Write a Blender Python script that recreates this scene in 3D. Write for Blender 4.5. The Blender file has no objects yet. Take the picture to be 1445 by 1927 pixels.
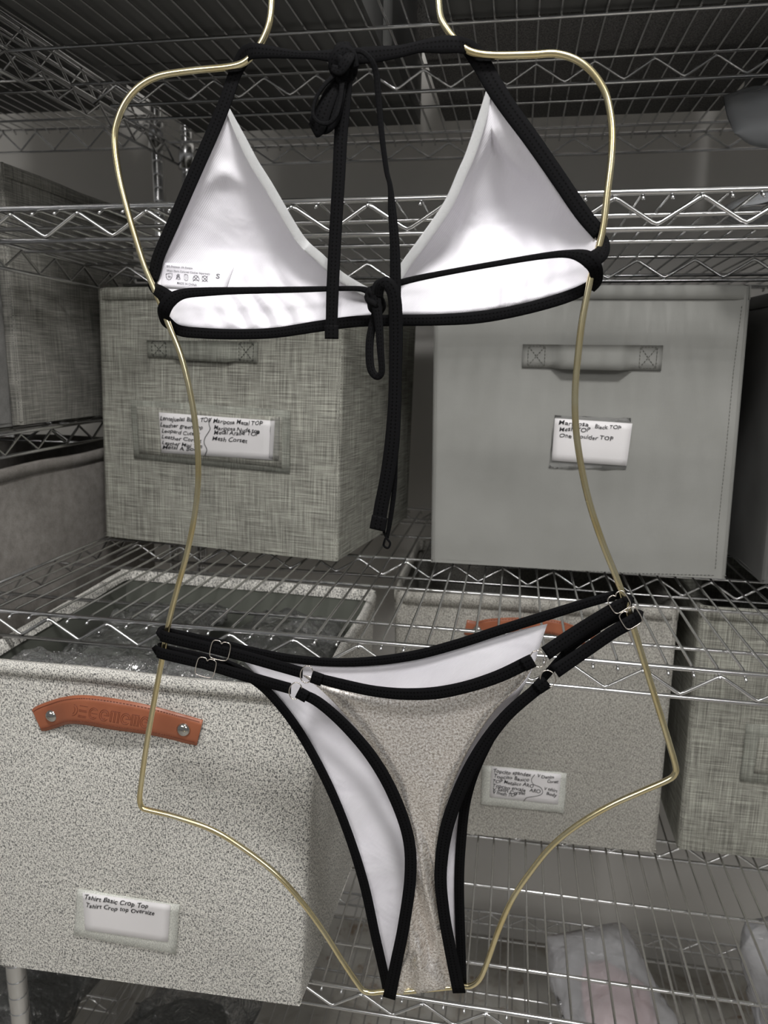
import bpy, math, random
from math import sin, cos, pi, sqrt, exp
from mathutils import Vector, Matrix, noise
from mathutils.bvhtree import BVHTree

random.seed(7)
SC = bpy.context.scene
COL = SC.collection
H0 = 1.17                                   # camera height above the floor
# ------------------------------------------------------------------ camera
F, YAW, PIT, ROL = 1405.66, -.17056, .20355, -.01442
_f = Vector((sin(YAW)*cos(PIT), cos(YAW)*cos(PIT), -sin(PIT)))
_r = Vector((cos(YAW), -sin(YAW), 0)); _d = _f.cross(_r)
R_ = _r*cos(ROL) + _d*sin(ROL); D_ = -_r*sin(ROL) + _d*cos(ROL)
cam = bpy.data.objects.new('camera', bpy.data.cameras.new('camera'))
COL.objects.link(cam)
cam.matrix_world = Matrix(((R_.x, -D_.x, -_f.x, 0), (R_.y, -D_.y, -_f.y, 0), (R_.z, -D_.z, -_f.z, H0), (0, 0, 0, 1)))
cam.data.sensor_fit = 'VERTICAL'; cam.data.sensor_height = 24; cam.data.sensor_width = 18
cam.data.lens = 24*F/1927; cam.data.clip_start = .02
cam.data.dof.use_dof = True; cam.data.dof.focus_distance = .56; cam.data.dof.aperture_fstop = 8
SC.camera = cam
# ------------------------------------------------------------------ light
w = bpy.data.worlds.new('world'); SC.world = w; w.use_nodes = True
w.node_tree.nodes['Background'].inputs[0].default_value = (.98, .99, 1, 1)
w.node_tree.nodes['Background'].inputs[1].default_value = .14
def area(name, loc, tgt, sx, sy, power, col=(1, .985, .975)):
    l = bpy.data.lights.new(name, 'AREA'); l.shape = 'RECTANGLE'; l.size = sx; l.size_y = sy; l.energy = power; l.color = col
    o = bpy.data.objects.new(name, l); COL.objects.link(o); o.location = loc
    o.rotation_euler = (Vector(tgt)-Vector(loc)).to_track_quat('-Z', 'Y').to_euler()
    return o
area('ceiling_key_and_fill', (.10, -.08, H0+1.03), (0, .6, .1), .24, .24, 23.5)
area('ceiling_key_and_fill', (-1.0, -1.25, H0+1.03), (-.1, .7, .6), 1.0, .6, 22)  # added panel: fill from behind the camera and bright reflections in the chrome
area('ceiling_key_and_fill', (1.1, -1.35, H0+1.03), (.1, .7, .6), 1.0, .6, 20)  # its added partner on the right, also for fill and rail highlights
vs = SC.view_settings
vs.view_transform = 'Standard'; vs.look = 'None'; vs.gamma = 1; vs.use_curve_mapping = False; vs.exposure = 0.14

# ------------------------------------------------------------------ projection helpers: a pixel onto a real plane or surface
O = Vector((0, 0, H0))
def ray(x, y): return R_*((x-722.5)/F) + D_*((y-963.5)/F) + _f
def atY(x, y, Y): d = ray(x, y); return O + d*(Y/d.y)
def atZ(x, y, z): d = ray(x, y); return O + d*((z-H0)/d.z)
def Z(z): return z + H0

# ------------------------------------------------------------------ materials
MATS = {}
def mat(name, col=(.5, .5, .5), rough=.6, metal=0, fn=None, **kw):
    m = bpy.data.materials.new(name); m.use_nodes = True; nt = m.node_tree
    b = nt.nodes['Principled BSDF']; b.inputs['Base Color'].default_value = (*col, 1)
    b.inputs['Roughness'].default_value = rough; b.inputs['Metallic'].default_value = metal
    for k, v in kw.items(): b.inputs[k.replace('_', ' ')].default_value = v
    if fn: fn(nt, b)
    MATS[name] = m; return m
def N(nt, t, **kw):
    n = nt.nodes.new(t)
    for k, v in kw.items():
        if k in n.inputs: n.inputs[k].default_value = v
        else: setattr(n, k, v)
    return n
def coords(nt, kind='UV', scale=(1, 1, 1), rot=(0, 0, 0)):
    t = N(nt, 'ShaderNodeTexCoord'); m = N(nt, 'ShaderNodeMapping')
    m.inputs['Scale'].default_value = scale; m.inputs['Rotation'].default_value = rot
    nt.links.new(t.outputs[kind], m.inputs[0]); return m.outputs[0]
def noi(nt, vec, scale, detail=2, rough=.5, dist=0):
    n = N(nt, 'ShaderNodeTexNoise', Scale=scale, Detail=detail, Roughness=rough, Distortion=dist)
    nt.links.new(vec, n.inputs['Vector']); return n.outputs['Fac']
def ramp(nt, fac, stops):
    r = N(nt, 'ShaderNodeValToRGB'); e = r.color_ramp.elements
    while len(e) < len(stops): e.new(.5)
    for i, (p, c) in enumerate(stops): e[i].position = p; e[i].color = (*c, 1) if len(c) == 3 else c
    nt.links.new(fac, r.inputs[0]); return r.outputs[0]
def mth(nt, op, a, b=None):
    n = N(nt, 'ShaderNodeMath', operation=op)
    for i, v in enumerate((a, b)):
        if v is None: continue
        if isinstance(v, (int, float)): n.inputs[i].default_value = v
        else: nt.links.new(v, n.inputs[i])
    return n.outputs[0]
def bump(nt, b, h, strength=.3, dist=.001):
    n = N(nt, 'ShaderNodeBump', Strength=strength, Distance=dist)
    nt.links.new(h, n.inputs['Height']); nt.links.new(n.outputs[0], b.inputs['Normal'])
def g(v): return (v, v, v)

def f_linen(lo, hi):
    def fn(nt, b):
        a = noi(nt, coords(nt, 'UV', (950, 17, 1), (0, 0, .02)), 1, 5, .62)
        c = noi(nt, coords(nt, 'UV', (21, 950, 1), (0, 0, -.015)), 1, 5, .62)
        big = noi(nt, coords(nt), 11, 3)
        s = mth(nt, 'ADD', mth(nt, 'MULTIPLY', a, .47), mth(nt, 'MULTIPLY', c, .53))
        s = mth(nt, 'ADD', s, mth(nt, 'MULTIPLY', mth(nt, 'SUBTRACT', big, .5), .10))
        mid = tuple((x+y)/2*.85 for x, y in zip(lo, hi))
        nt.links.new(ramp(nt, s, [(.41, lo), (.5, mid), (.61, hi)]), b.inputs['Base Color'])
        bump(nt, b, s, .35, .0008)
    return fn
mat('linen', rough=.85, fn=f_linen((.115, .11, .095), (.50, .50, .43)))
mat('linen_patch', rough=.85, fn=f_linen((.15, .15, .13), (.42, .43, .37)))
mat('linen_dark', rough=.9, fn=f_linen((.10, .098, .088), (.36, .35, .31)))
def f_nonwoven(c1, c2):
    def fn(nt, b):
        v = coords(nt, 'UV', (1, 1, 1), (0, 0, pi/4))
        ch = N(nt, 'ShaderNodeTexChecker', Scale=900); nt.links.new(v, ch.inputs[0])
        n = noi(nt, coords(nt), 14, 3)
        nt.links.new(ramp(nt, n, [(.3, c1), (.7, c2)]), b.inputs['Base Color'])
        bump(nt, b, ch.outputs['Fac'], .25, .0004)
    return fn
mat('nonwoven', rough=.8, fn=f_nonwoven((.25, .25, .232), (.285, .285, .267)))
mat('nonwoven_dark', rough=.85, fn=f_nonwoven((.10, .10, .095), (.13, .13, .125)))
def f_speckle(lo, hi, sc=620, p=(.42, .56)):
    def fn(nt, b):
        a = noi(nt, coords(nt, 'UV', (1, 1.15, 1), (0, 0, .6)), sc, 3, .75, .7)
        c = noi(nt, coords(nt, 'UV', (3.2, .8, 1), (0, 0, -.7)), sc*.55, 2, .6)
        s = mth(nt, 'ADD', mth(nt, 'MULTIPLY', a, .65), mth(nt, 'MULTIPLY', c, .35))
        nt.links.new(ramp(nt, s, [(p[0], lo), (p[1], hi)]), b.inputs['Base Color'])
        bump(nt, b, s, .4, .0008)
    return fn
mat('tweed', rough=.9, fn=f_speckle((.095, .095, .092), (.73, .71, .655), 640, (.445, .52)))
mat('tweed_grey', rough=.9, fn=f_speckle((.16, .155, .14), (.50, .48, .43), 560, (.40, .58)))
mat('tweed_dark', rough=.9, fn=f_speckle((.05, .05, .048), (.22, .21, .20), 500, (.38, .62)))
mat('label_mesh', rough=.6, fn=f_speckle((.30, .305, .28), (.78, .785, .72), 900, (.35, .60)))
def f_fleece(c1, c2):
    def fn(nt, b):
        a = noi(nt, coords(nt), 60, 4, .7); c = noi(nt, coords(nt, 'UV', (1, 3, 1), (0, 0, .5)), 500, 3, .7)
        s = mth(nt, 'ADD', mth(nt, 'MULTIPLY', a, .5), mth(nt, 'MULTIPLY', c, .5))
        nt.links.new(ramp(nt, s, [(.35, c1), (.65, c2)]), b.inputs['Base Color']); bump(nt, b, s, .6, .0015)
    return fn
mat('fleece', rough=.95, fn=f_fleece((.17, .155, .14), (.33, .31, .285)))
mat('fleece_grey', rough=.95, fn=f_fleece((.15, .148, .14), (.26, .255, .245)))
def f_chrome(nt, b):
    n = noi(nt, coords(nt, 'Object'), 60, 2)
    nt.links.new(ramp(nt, n, [(.3, g(.17)), (.7, g(.27))]), b.inputs['Roughness'])
mat('chrome', (.72, .72, .72), .22, 1, fn=f_chrome)
def f_gold(nt, b):
    n = noi(nt, coords(nt, 'Object'), 35, 2)
    nt.links.new(ramp(nt, n, [(.3, (.92, .76, .40)), (.7, (.96, .88, .60))]), b.inputs['Base Color'])
mat('gold', (.86, .72, .36), .22, 1, fn=f_gold)
mat('ring_metal', (.86, .80, .74), .12, 1)
mat('rivet_metal', (.62, .61, .58), .12, 1)
def f_white(nt, b):
    v = coords(nt, 'UV', (1, 1, 1), (0, 0, .6))
    wv = N(nt, 'ShaderNodeTexWave', Scale=330, Distortion=.4); nt.links.new(v, wv.inputs[0])
    n = noi(nt, coords(nt), 22, 3, .55, .6)
    nt.links.new(ramp(nt, n, [(.3, (.67, .65, .695)), (.7, (.73, .715, .75))]), b.inputs['Base Color'])
    h = mth(nt, 'ADD', mth(nt, 'MULTIPLY', wv.outputs['Fac'], .03), mth(nt, 'MULTIPLY', n, 1.0))
    bump(nt, b, h, .35, .006)
mat('white_lining', (.88, .87, .89), .75, fn=f_white, Sheen_Weight=.15)
def f_silver(nt, b):
    n = noi(nt, coords(nt), 800, 2, .7)
    m = noi(nt, coords(nt, 'UV', (1, .32, 1), (0, 0, .38)), 48, 3, .5, .7)
    k = noi(nt, coords(nt), 620, 3, .8)
    nt.links.new(ramp(nt, k, [(.38, (.36, .32, .29)), (.5, (.74, .69, .64)), (.60, (1, .98, .95))]), b.inputs['Base Color'])  # white sparkle glints painted into the base colour by noise
    nt.links.new(ramp(nt, n, [(.4, g(.24)), (.6, g(.40))]), b.inputs['Roughness'])
    s = mth(nt, 'ADD', mth(nt, 'MULTIPLY', n, .03), m)
    bump(nt, b, s, .5, .003)
mat('silver_foil', (.7, .66, .62), .33, .68, fn=f_silver)
def f_glit(nt, b):
    n = noi(nt, coords(nt), 700, 2, .7)
    nt.links.new(ramp(nt, n, [(.40, (.52, .53, .54)), (.54, (1, 1, 1))]), b.inputs['Base Color'])
    bump(nt, b, n, .8, .001)
mat('glitter_trim', (.8, .8, .8), .4, .25, fn=f_glit)
def f_strap(nt, b):                       # u runs along the band in metres, v across 0..1
    t = N(nt, 'ShaderNodeTexCoord'); s = N(nt, 'ShaderNodeSeparateXYZ'); nt.links.new(t.outputs['UV'], s.inputs[0])
    u, v = s.outputs[0], s.outputs[1]
    dash = mth(nt, 'GREATER_THAN', mth(nt, 'SINE', mth(nt, 'MULTIPLY', u, 2600)), .1)
    l1 = mth(nt, 'LESS_THAN', mth(nt, 'ABSOLUTE', mth(nt, 'SUBTRACT', v, .36)), .05)
    l2 = mth(nt, 'LESS_THAN', mth(nt, 'ABSOLUTE', mth(nt, 'SUBTRACT', v, .66)), .05)
    st = mth(nt, 'MULTIPLY', mth(nt, 'ADD', l1, l2), dash)
    rib = noi(nt, coords(nt, 'UV', (1500, 6, 1)), 1, 2)
    nt.links.new(ramp(nt, st, [(.3, (.0045, .0045, .005)), (.8, (.0008, .0008, .0008))]), b.inputs['Base Color'])
    h = mth(nt, 'SUBTRACT', mth(nt, 'MULTIPLY', rib, .25), st)
    bump(nt, b, h, .6, .0006)
mat('black_band', (.012, .012, .013), .75, fn=f_strap, Specular_IOR_Level=.06)
def f_leather(nt, b):
    n = noi(nt, coords(nt), 300, 4, .6); m = noi(nt, coords(nt), 30, 2)
    nt.links.new(ramp(nt, m, [(.3, (.27, .085, .042)), (.7, (.33, .112, .055))]), b.inputs['Base Color']); bump(nt, b, n, .15, .0005)
mat('leather', (.4, .13, .06), .42, fn=f_leather)
mat('leather_dark', (.16, .04, .018), .5)
mat('paper', (.74, .72, .72), .55)
mat('ink', (.012, .012, .014), .5)
mat('grey_ink', (.10, .10, .11), .6)
mat('lining_olive', (.10, .105, .088), .85)
mat('thread', (.13, .13, .115), .8)
mat('thread_dark', (.05, .05, .046), .8)
def f_black(nt, b):
    n = noi(nt, coords(nt, 'Object'), 90, 4); bump(nt, b, n, .5, .003)
mat('black_cloth', (.018, .018, .019), .9, fn=f_black)
mat('olive_cloth', (.13, .14, .115), .85, fn=f_black)
mat('pink_cloth', (.52, .36, .36), .85, fn=f_black)
mat('grey_cloth', (.24, .24, .245), .85, fn=f_black)
def thin_plastic(name, col, haze, gloss=.25, crumple=.5, sc=40):
    m = bpy.data.materials.new(name); m.use_nodes = True; nt = m.node_tree; nt.nodes.remove(nt.nodes['Principled BSDF'])
    out = nt.nodes['Material Output']
    tr = N(nt, 'ShaderNodeBsdfTransparent'); tr.inputs[0].default_value = (.95, .95, .95, 1)
    df = N(nt, 'ShaderNodeBsdfDiffuse'); df.inputs[0].default_value = (*col, 1)
    gl = N(nt, 'ShaderNodeBsdfGlossy', Roughness=.12); gl.inputs[0].default_value = (.9, .9, .9, 1)
    n = noi(nt, coords(nt, 'Object'), sc, 3, .6, 1.2)
    bp = N(nt, 'ShaderNodeBump', Strength=crumple, Distance=.01); nt.links.new(n, bp.inputs['Height'])
    nt.links.new(bp.outputs[0], gl.inputs['Normal']); nt.links.new(bp.outputs[0], df.inputs['Normal'])
    m1 = N(nt, 'ShaderNodeMixShader'); m1.inputs[0].default_value = haze
    nt.links.new(tr.outputs[0], m1.inputs[1]); nt.links.new(df.outputs[0], m1.inputs[2])
    fr = N(nt, 'ShaderNodeLayerWeight', Blend=gloss); nt.links.new(bp.outputs[0], fr.inputs['Normal'])
    m2 = N(nt, 'ShaderNodeMixShader'); nt.links.new(fr.outputs['Fresnel'], m2.inputs[0])
    nt.links.new(m1.outputs[0], m2.inputs[1]); nt.links.new(gl.outputs[0], m2.inputs[2])
    nt.links.new(m2.outputs[0], out.inputs[0]); MATS[name] = m
thin_plastic('clear_film', (.7, .72, .7), .08, .48, .8, 70)
thin_plastic('sleeve_film', (.8, .8, .8), .05, .08, .2, 60)
thin_plastic('milky_film', (.66, .66, .68), .36, .12, .6, 22)
thin_plastic('smoky_film', (.30, .31, .32), .60, .10, .3, 12)
def f_wall(nt, b):
    n = noi(nt, coords(nt, 'Object'), 5, 4); nt.links.new(ramp(nt, n, [(.3, (.64, .62, .585)), (.7, (.70, .68, .645))]), b.inputs['Base Color'])
mat('wall_paint', (.5, .49, .46), .8, fn=f_wall)
def f_floor(nt, b):
    v = coords(nt, 'Object'); n = noi(nt, v, 9, 6, .62, .8); m = noi(nt, v, 17, 4, .6, .4)
    c1 = ramp(nt, n, [(.34, (.27, .24, .20)), (.50, (.40, .385, .35)), (.66, (.48, .47, .44))])
    c2 = ramp(nt, m, [(.60, g(0)), (.70, g(1))])
    mx = N(nt, 'ShaderNodeMixRGB'); nt.links.new(c2, mx.inputs[0]); nt.links.new(c1, mx.inputs[1]); mx.inputs[2].default_value = (.17, .11, .065, 1)
    nt.links.new(mx.outputs[0], b.inputs['Base Color'])
mat('marble', (.5, .5, .5), .45, fn=f_floor)
mat('ceiling_paint', (.8, .8, .78), .9)

# ------------------------------------------------------------------ object helpers
def build(name, V, Fc, m, parent=None, loc=None, uv=None, smooth=True, link=True):
    """one mesh object; V in world space. origin = parent's origin (children) or loc"""
    base = parent_origin(parent) if parent else Vector(loc or (0, 0, 0))
    me = bpy.data.meshes.new(name)
    me.from_pydata([tuple(Vector(v)-base) for v in V], [], Fc)
    if uv:
        l = me.uv_layers.new(name='UVMap')
        for p in me.polygons:
            for li in p.loop_indices: l.data[li].uv = uv[me.loops[li].vertex_index]
    if smooth: me.polygons.foreach_set('use_smooth', [True]*len(me.polygons))
    me.materials.append(MATS[m]); me.update()
    o = bpy.data.objects.new(name, me); COL.objects.link(o)
    if parent: o.parent = parent
    else: o.location = base
    return o
ORG = {}
def parent_origin(p): return ORG.get(p.name, Vector((0, 0, 0))) if p else Vector((0, 0, 0))
def reg(o, org): ORG[o.name] = Vector(org); return o
def thing(name, label, cat, loc, group=None):
    o = bpy.data.objects.new(name, None); COL.objects.link(o); o.location = loc; o.empty_display_size = .05
    o['label'] = label; o['category'] = cat
    if group: o['group'] = group
    return reg(o, loc)
def part(name, V, Fc, m, parent, **k):
    o = build(name, V, Fc, m, parent, **k); reg(o, parent_origin(parent)); return o
def tube_data(pts, r, n=8, closed=False, cap=True):
    pts = [Vector(p) for p in pts]; V = []; Fc = []; m = len(pts); up = None
    for i, p in enumerate(pts):
        a = pts[(i-1) % m] if (closed or i > 0) else p; b = pts[(i+1) % m] if (closed or i < m-1) else p
        t = (b-a).normalized()
        if up is None:
            up = Vector((0, 0, 1)) if abs(t.z) < .9 else Vector((1, 0, 0))
        s = up - t*up.dot(t)
        if s.length < 1e-6: s = t.orthogonal()
        s.normalize(); up = s; q = t.cross(s)
        rr = r[i] if isinstance(r, (list, tuple)) else r
        for k in range(n):
            an = 2*pi*k/n; V.append(p + s*(rr*cos(an)) + q*(rr*sin(an)))
    for i in range(m if closed else m-1):
        for k in range(n):
            a = i*n+k; b = i*n+(k+1) % n; c = ((i+1) % m)*n+(k+1) % n; d = ((i+1) % m)*n+k
            Fc.append((a, b, c, d))
    if cap and not closed:
        Fc.append(tuple(range(n-1, -1, -1))); Fc.append(tuple((m-1)*n+k for k in range(n)))
    return V, Fc
def join(*data):
    V = []; Fc = []
    for v, f in data:
        o = len(V); V += list(v); Fc += [tuple(i+o for i in q) for q in f]
    return V, Fc
def crom(pts, per=8, closed=False):
    """Catmull-Rom through points of any dimension"""
    P = [tuple(p) for p in pts]; n = len(P); out = []
    rng = range(n if closed else n-1)
    for i in rng:
        p1, p2 = P[i], P[(i+1) % n]
        p0 = P[(i-1) % n] if (closed or i > 0) else tuple(2*a-b for a, b in zip(p1, p2))
        p3 = P[(i+2) % n] if (closed or i < n-2) else tuple(2*a-b for a, b in zip(p2, p1))
        for k in range(per):
            t = k/per
            out.append(tuple(.5*((2*b)+(-a+c)*t+(2*a-5*b+4*c-d)*t*t+(-a+3*b-3*c+d)*t*t*t) for a, b, c, d in zip(p0, p1, p2, p3)))
    if not closed: out.append(P[-1])
    return out
def box_data(x0, x1, y0, y1, z0, z1):
    V = [(x, y, z) for x in (x0, x1) for y in (y0, y1) for z in (z0, z1)]
    return V, [(0, 1, 3, 2), (4, 6, 7, 5), (0, 4, 5, 1), (2, 3, 7, 6), (0, 2, 6, 4), (1, 5, 7, 3)]

# ------------------------------------------------------------------ the setting
def struct(name, data, m):
    o = build(name, *data, m, smooth=False); o['kind'] = 'structure'; return o
struct('floor', box_data(-3, 3, -3, 1.42, -.05, 0), 'marble')
struct('wall_back', box_data(-3, 3, 1.36, 1.44, -.05, H0+1.05), 'wall_paint')
struct('ceiling', box_data(-3, 3, -3, 1.44, H0+1.05, H0+1.10), 'ceiling_paint')

# ------------------------------------------------------------------ wire shelving
RT, RL, RI, RW, RZ = .0024, .0021, .0020, .00135, .0017
def unit(label, x0, x1, y0, y1, shelves, posts, top, grp):
    root = thing('wire_shelving_unit', label, 'shelving', ((x0+x1)/2, (y0+y1)/2, 0), grp)
    org = parent_origin(root)
    # posts: grooved chrome tube with rings
    pr = .0102
    for (px, py) in posts:
        V, Fc = [], []
        z = .012; prof = [(z, pr)]
        while z < top:
            z += .0203; prof += [(z-.0185, pr), (z-.0022, pr), (z-.0014, pr-.0001), (z-.0010, pr-.0007), (z-.0006, pr-.0007), (z-.0002, pr-.0001), (z, pr)]
        pts = [(px, py, a) for a, _ in prof]; po = part('post', *tube_data(pts, [b for _, b in prof], 14), 'chrome', root)
        part('foot', *tube_data([(px, py, 0), (px, py, .004), (px, py, .010), (px, py, .013)], [.014, .016, .014, .008], 14), 'black_cloth', po)
    for s in shelves:
        H, tx, ty, dy, ph = s['H'], s.get('tx', 0), s.get('ty', 0), s.get('dy', 0), s['ph']
        adj = s.get('adj', {})
        ya, yb = y0+dy, y1+dy; D = yb-ya
        def zz(x, y): return Z(H) + tx*x + ty*(y-ya)
        tr = s.get('tr', .0255)
        rows = dict(f=0, i1=.0598, i2=.180, c=.305, i3=.430, i4=.550, r=.61)
        sh = bpy.data.objects.new('shelf', None); COL.objects.link(sh); sh.parent = root; sh.empty_display_size = .05; reg(sh, org)
        for (px, py) in posts:
            zc = zz(px, py); dat = [tube_data([(px, py, zc+.006), (px, py, zc-.002), (px, py, zc-tr-.006)], [.0118, .0135, .0150], 14)]
            sx = 1 if px > (x0+x1)/2 else -1; sy = 1 if py > (y0+y1)/2 else -1
            ex = x1 if sx > 0 else x0; ey = yb if sy > 0 else ya
            for dz in (0, -tr):
                dat.append(tube_data([(px, py, zc+dz-.001), (px, ey, zz(px, ey)+dz-.001)], RI, 6))
                dat.append(tube_data([(px, py, zc+dz-.001), (ex, py, zz(ex, py)+dz-.001)], RI, 6))
            part('corner_collar', *join(*dat), 'chrome', sh)
        for key, fy in rows.items():
            y = ya + fy*D/.61 + adj.get(key, 0)
            if key in 'fcr':
                inset = 0 if key != 'c' else .003
                part('rail', *tube_data([(x0+inset, y, zz(x0, y)), (x1-inset, y, zz(x1, y))], RT if key != 'c' else RI, 8), 'chrome', sh)
                part('rail', *tube_data([(x0+inset+(.05 if key == 'c' else 0), y, zz(x0, y)-tr), (x1-inset, y, zz(x1, y)-tr)], RL, 8), 'chrome', sh)
                pts = []; k0 = math.ceil((x0-ph)/.03055); k = k0; seg = []
                while ph+k*.03055 < x1:
                    x = ph+k*.03055; zt = zz(x, y) - (.0035 if k % 2 == 0 else tr-.0025)
                    seg.append((x, y-.0008, zt)); k += 1
                q = []
                for a in range(len(seg)):
                    p = Vector(seg[a])
                    if 0 < a < len(seg)-1:
                        pa = (Vector(seg[a-1])-p).normalized(); pb = (Vector(seg[a+1])-p).normalized()
                        q += [p+pa*.004, p+(pa+pb)*.0006, p+pb*.004]
                    else: q.append(p)
                part('zigzag_brace', *tube_data(q, RZ, 6), 'chrome', sh)
            else:
                part('rail', *tube_data([(x0+.006, y, zz(x0, y)-.0042), (x1-.006, y, zz(x1, y)-.0042)], RI, 8), 'chrome', sh)
        for x in (x0, x1):       # end trusses
            part('rail', *tube_data([(x, ya, zz(x, ya)), (x, yb, zz(x, yb))], RL, 8), 'chrome', sh)
            part('rail', *tube_data([(x, ya, zz(x, ya)-tr), (x, yb, zz(x, yb)-tr)], RL, 8), 'chrome', sh)
            q = []; k = 0; y = ya+.03
            while y < yb-.02:
                q.append((x, y, zz(x, y)-(.003 if k % 2 else tr-.002))); y += .0305; k += 1
            part('zigzag_brace', *tube_data(q, RZ, 6), 'chrome', sh)
        # cross wires, one mesh shared
        hook = [(0, -.0032, -.0052), (0, -.001, -.0042), (0, .004, -.0008), (0, .010, .0002)]
        wp = hook + [(0, D-.010, .0002+0), (0, D-.004, -.0008), (0, D+.001, -.0042), (0, D+.0032, -.0052)]
        wp = [(a, b, c+ty*b) for a, b, c in wp]
        V, Fc = tube_data(wp, RW, 6)
        me = bpy.data.meshes.new('wire'); me.from_pydata([tuple(v) for v in V], [], Fc)
        me.polygons.foreach_set('use_smooth', [True]*len(me.polygons)); me.materials.append(MATS['chrome'])
        k = math.ceil((x0+.004-ph)/.02033)
        while ph+k*.02033 < x1-.003:
            x = ph+k*.02033
            if all(abs(x-px) > .001 for px, _ in posts):
                o = bpy.data.objects.new('wire', me); COL.objects.link(o); o.parent = sh
                o.location = Vector((x, ya, zz(x, ya)))-org
            k += 1
    return root
YF = .6097
main_shelves = [
    dict(H=.3100, tx=.0014, ty=.0195, dy=-.0097, ph=-.4230, adj=dict(c=-.006)),
    dict(H=.1199, tx=.0057, ty=-.0222, dy=-.0089, ph=-.4244),
    dict(H=-.2495, tx=-.0065, ty=-.0051, dy=.0093, ph=-.4325, adj=dict(c=-.014, r=.012, i4=.006)),
    dict(H=-.6150, tx=-.0004, ty=-.0032, dy=.0092, ph=-.4270),
    dict(H=-1.000, ph=-.4270),
]
mainu = unit('long chrome wire shelving unit in front, carrying the boxes behind the hanging bikini', -.545, .675, YF, YF+.61,
             main_shelves, [(-.509, .622), (.652, .622), (-.532, 1.203), (.652, 1.203)], H0+.42, None)
left_shelves = [dict(H=.362, ph=-.62, tr=.034), dict(H=-.0915, ph=-.62), dict(H=-.43, ph=-.62), dict(H=-1.0, ph=-.62)]
leftu = unit('dark chrome wire shelving unit standing past the left end of the long one', -1.30, -.572, YF, YF+.61,
             left_shelves, [(-.585, .622), (-1.285, .622), (-.585, 1.208), (-1.285, 1.208)], H0+.42, None)

# ------------------------------------------------------------------ fabric boxes
def lerp(a, b, t): return a + (b-a)*t
def bil(c, u, v):   # c: bl br tr tl
    return lerp(lerp(c[0], c[1], u), lerp(c[3], c[2], u), v)
def fabric_box(root, bot, top, m, seed=0, bulge=.003, wob=.0025, th=.003, hem=.014, lining=None, name='body', sag=0.0):
    """bot / top: fl fr br bl corners. open-topped soft box with inner walls and floor, hem band as a part"""
    bot = [Vector(p) for p in bot]; top = [Vector(p) for p in top]
    n = 22; V = []; Fc = []; UV = []
    cen = sum(bot+top, Vector((0, 0, 0)))/8
    def pt(u, v, side, inset=0):
        a, b = side, (side+1) % 4
        c = [bot[a], bot[b], top[b], top[a]]
        p = bil(c, u, v)
        nrm = (c[1]-c[0]).cross(c[3]-c[0]).normalized()
        if nrm.dot(p-cen) < 0: nrm = -nrm
        e = 4*u*(1-u)
        wv = noise.noise(Vector((u*3+seed*7.1+side*3, v*3, seed)))*wob*min(1, 6*u*(1-u)+.0)
        p = p + nrm*(bulge*e*4*v*(1-v)*.8 + wv)
        p.z += noise.noise(Vector((u*2.5+side*5, seed*3.3, 0)))*sag*v*e
        # rounded vertical corners
        rr = .006; du = min(u, 1-u)*(c[1]-c[0]).length
        if du < rr: p = p - nrm*(rr-sqrt(max(0, rr*rr-(rr-du)**2)))*.7
        return p - nrm*inset
    def wall(inset, flip):
        nonlocal V, Fc, UV
        us = [0, .008, .02] + [i/n for i in range(1, n)] + [.98, .992, 1]
        for s in range(4):
            L = (bot[(s+1) % 4]-bot[s]).length; Hh = (top[s]-bot[s]).length
            base = len(V)
            for j in range(n+1):
                v = j/n
                for u in us:
                    V.append(pt(u, v, s, inset)); UV.append((u*L+s*.7, v*Hh))
            w_ = len(us)
            for j in range(n):
                for i in range(w_-1):
                    q = (base+j*w_+i, base+j*w_+i+1, base+(j+1)*w_+i+1, base+(j+1)*w_+i)
                    Fc.append(q[::-1] if flip else q)
    wall(0, False); LV, LF, LU = V, Fc, UV; V, Fc, UV = [], [], []; wall(th, True); IV, IF, IU = V, Fc, UV; V, Fc, UV = LV, LF, LU
    b0 = len(V); up = Vector((0, 0, .002))
    for p in bot: V.append(p+up*0); UV.append((p.x, p.y))
    Fc.append((b0+3, b0+2, b0+1, b0))
    b0 = len(V)
    k0 = len(IV)
    for p in bot: IV.append(p+up*2); IU.append((p.x, p.y))
    IF.append((k0, k0+1, k0+2, k0+3))
    o = part(name, V, Fc, m, root, uv=UV)
    part('lining', IV, IF, lining or m, root, uv=IU)
    # hem: a doubled band round the rim
    hv = []; hf = []; hu = []
    for s in range(4):
        L = (bot[(s+1) % 4]-bot[s]).length; Hh = (top[s]-bot[s]).length; v0 = 1-hem/Hh
        base = len(hv); prof = [(v0, -.0004), (v0, -.0022), (1-.002/Hh, -.0022), (1+.001/Hh, 0), (1+.001/Hh, th), (v0, th+.0015)]
        for i in range(n+1):
            for (v, ins) in prof: hv.append(pt(i/n, v, s, ins)); hu.append((i/n*L+s*.7, v*Hh+ins*3))
        k = len(prof)
        for i in range(n):
            for j in range(k-1): hf.append((base+i*k+j, base+(i+1)*k+j, base+(i+1)*k+j+1, base+i*k+j+1))
    h = part('hem', hv, hf, m, root, uv=hu)
    return o
def bvh_of(*objs):
    V = []; Fc = []
    for o in objs:
        off = len(V); org = parent_origin(o) if o.name in ORG else Vector((0, 0, 0))
        V += [v.co+org for v in o.data.vertices]; Fc += [tuple(i+off for i in p.vertices) for p in o.data.polygons]
    return BVHTree.FromPolygons(V, Fc)
_last = [.6]
def cast(bvh, x, y, off, fallY=None):
    d = ray(x, y); dn = d.normalized(); h = bvh.ray_cast(O, dn)
    if h[0] is None: return atY(x, y, fallY or _last[0])
    _last[0] = h[0].y
    return h[0] - dn*(off/max(.35, abs(h[1].dot(dn))))
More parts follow.
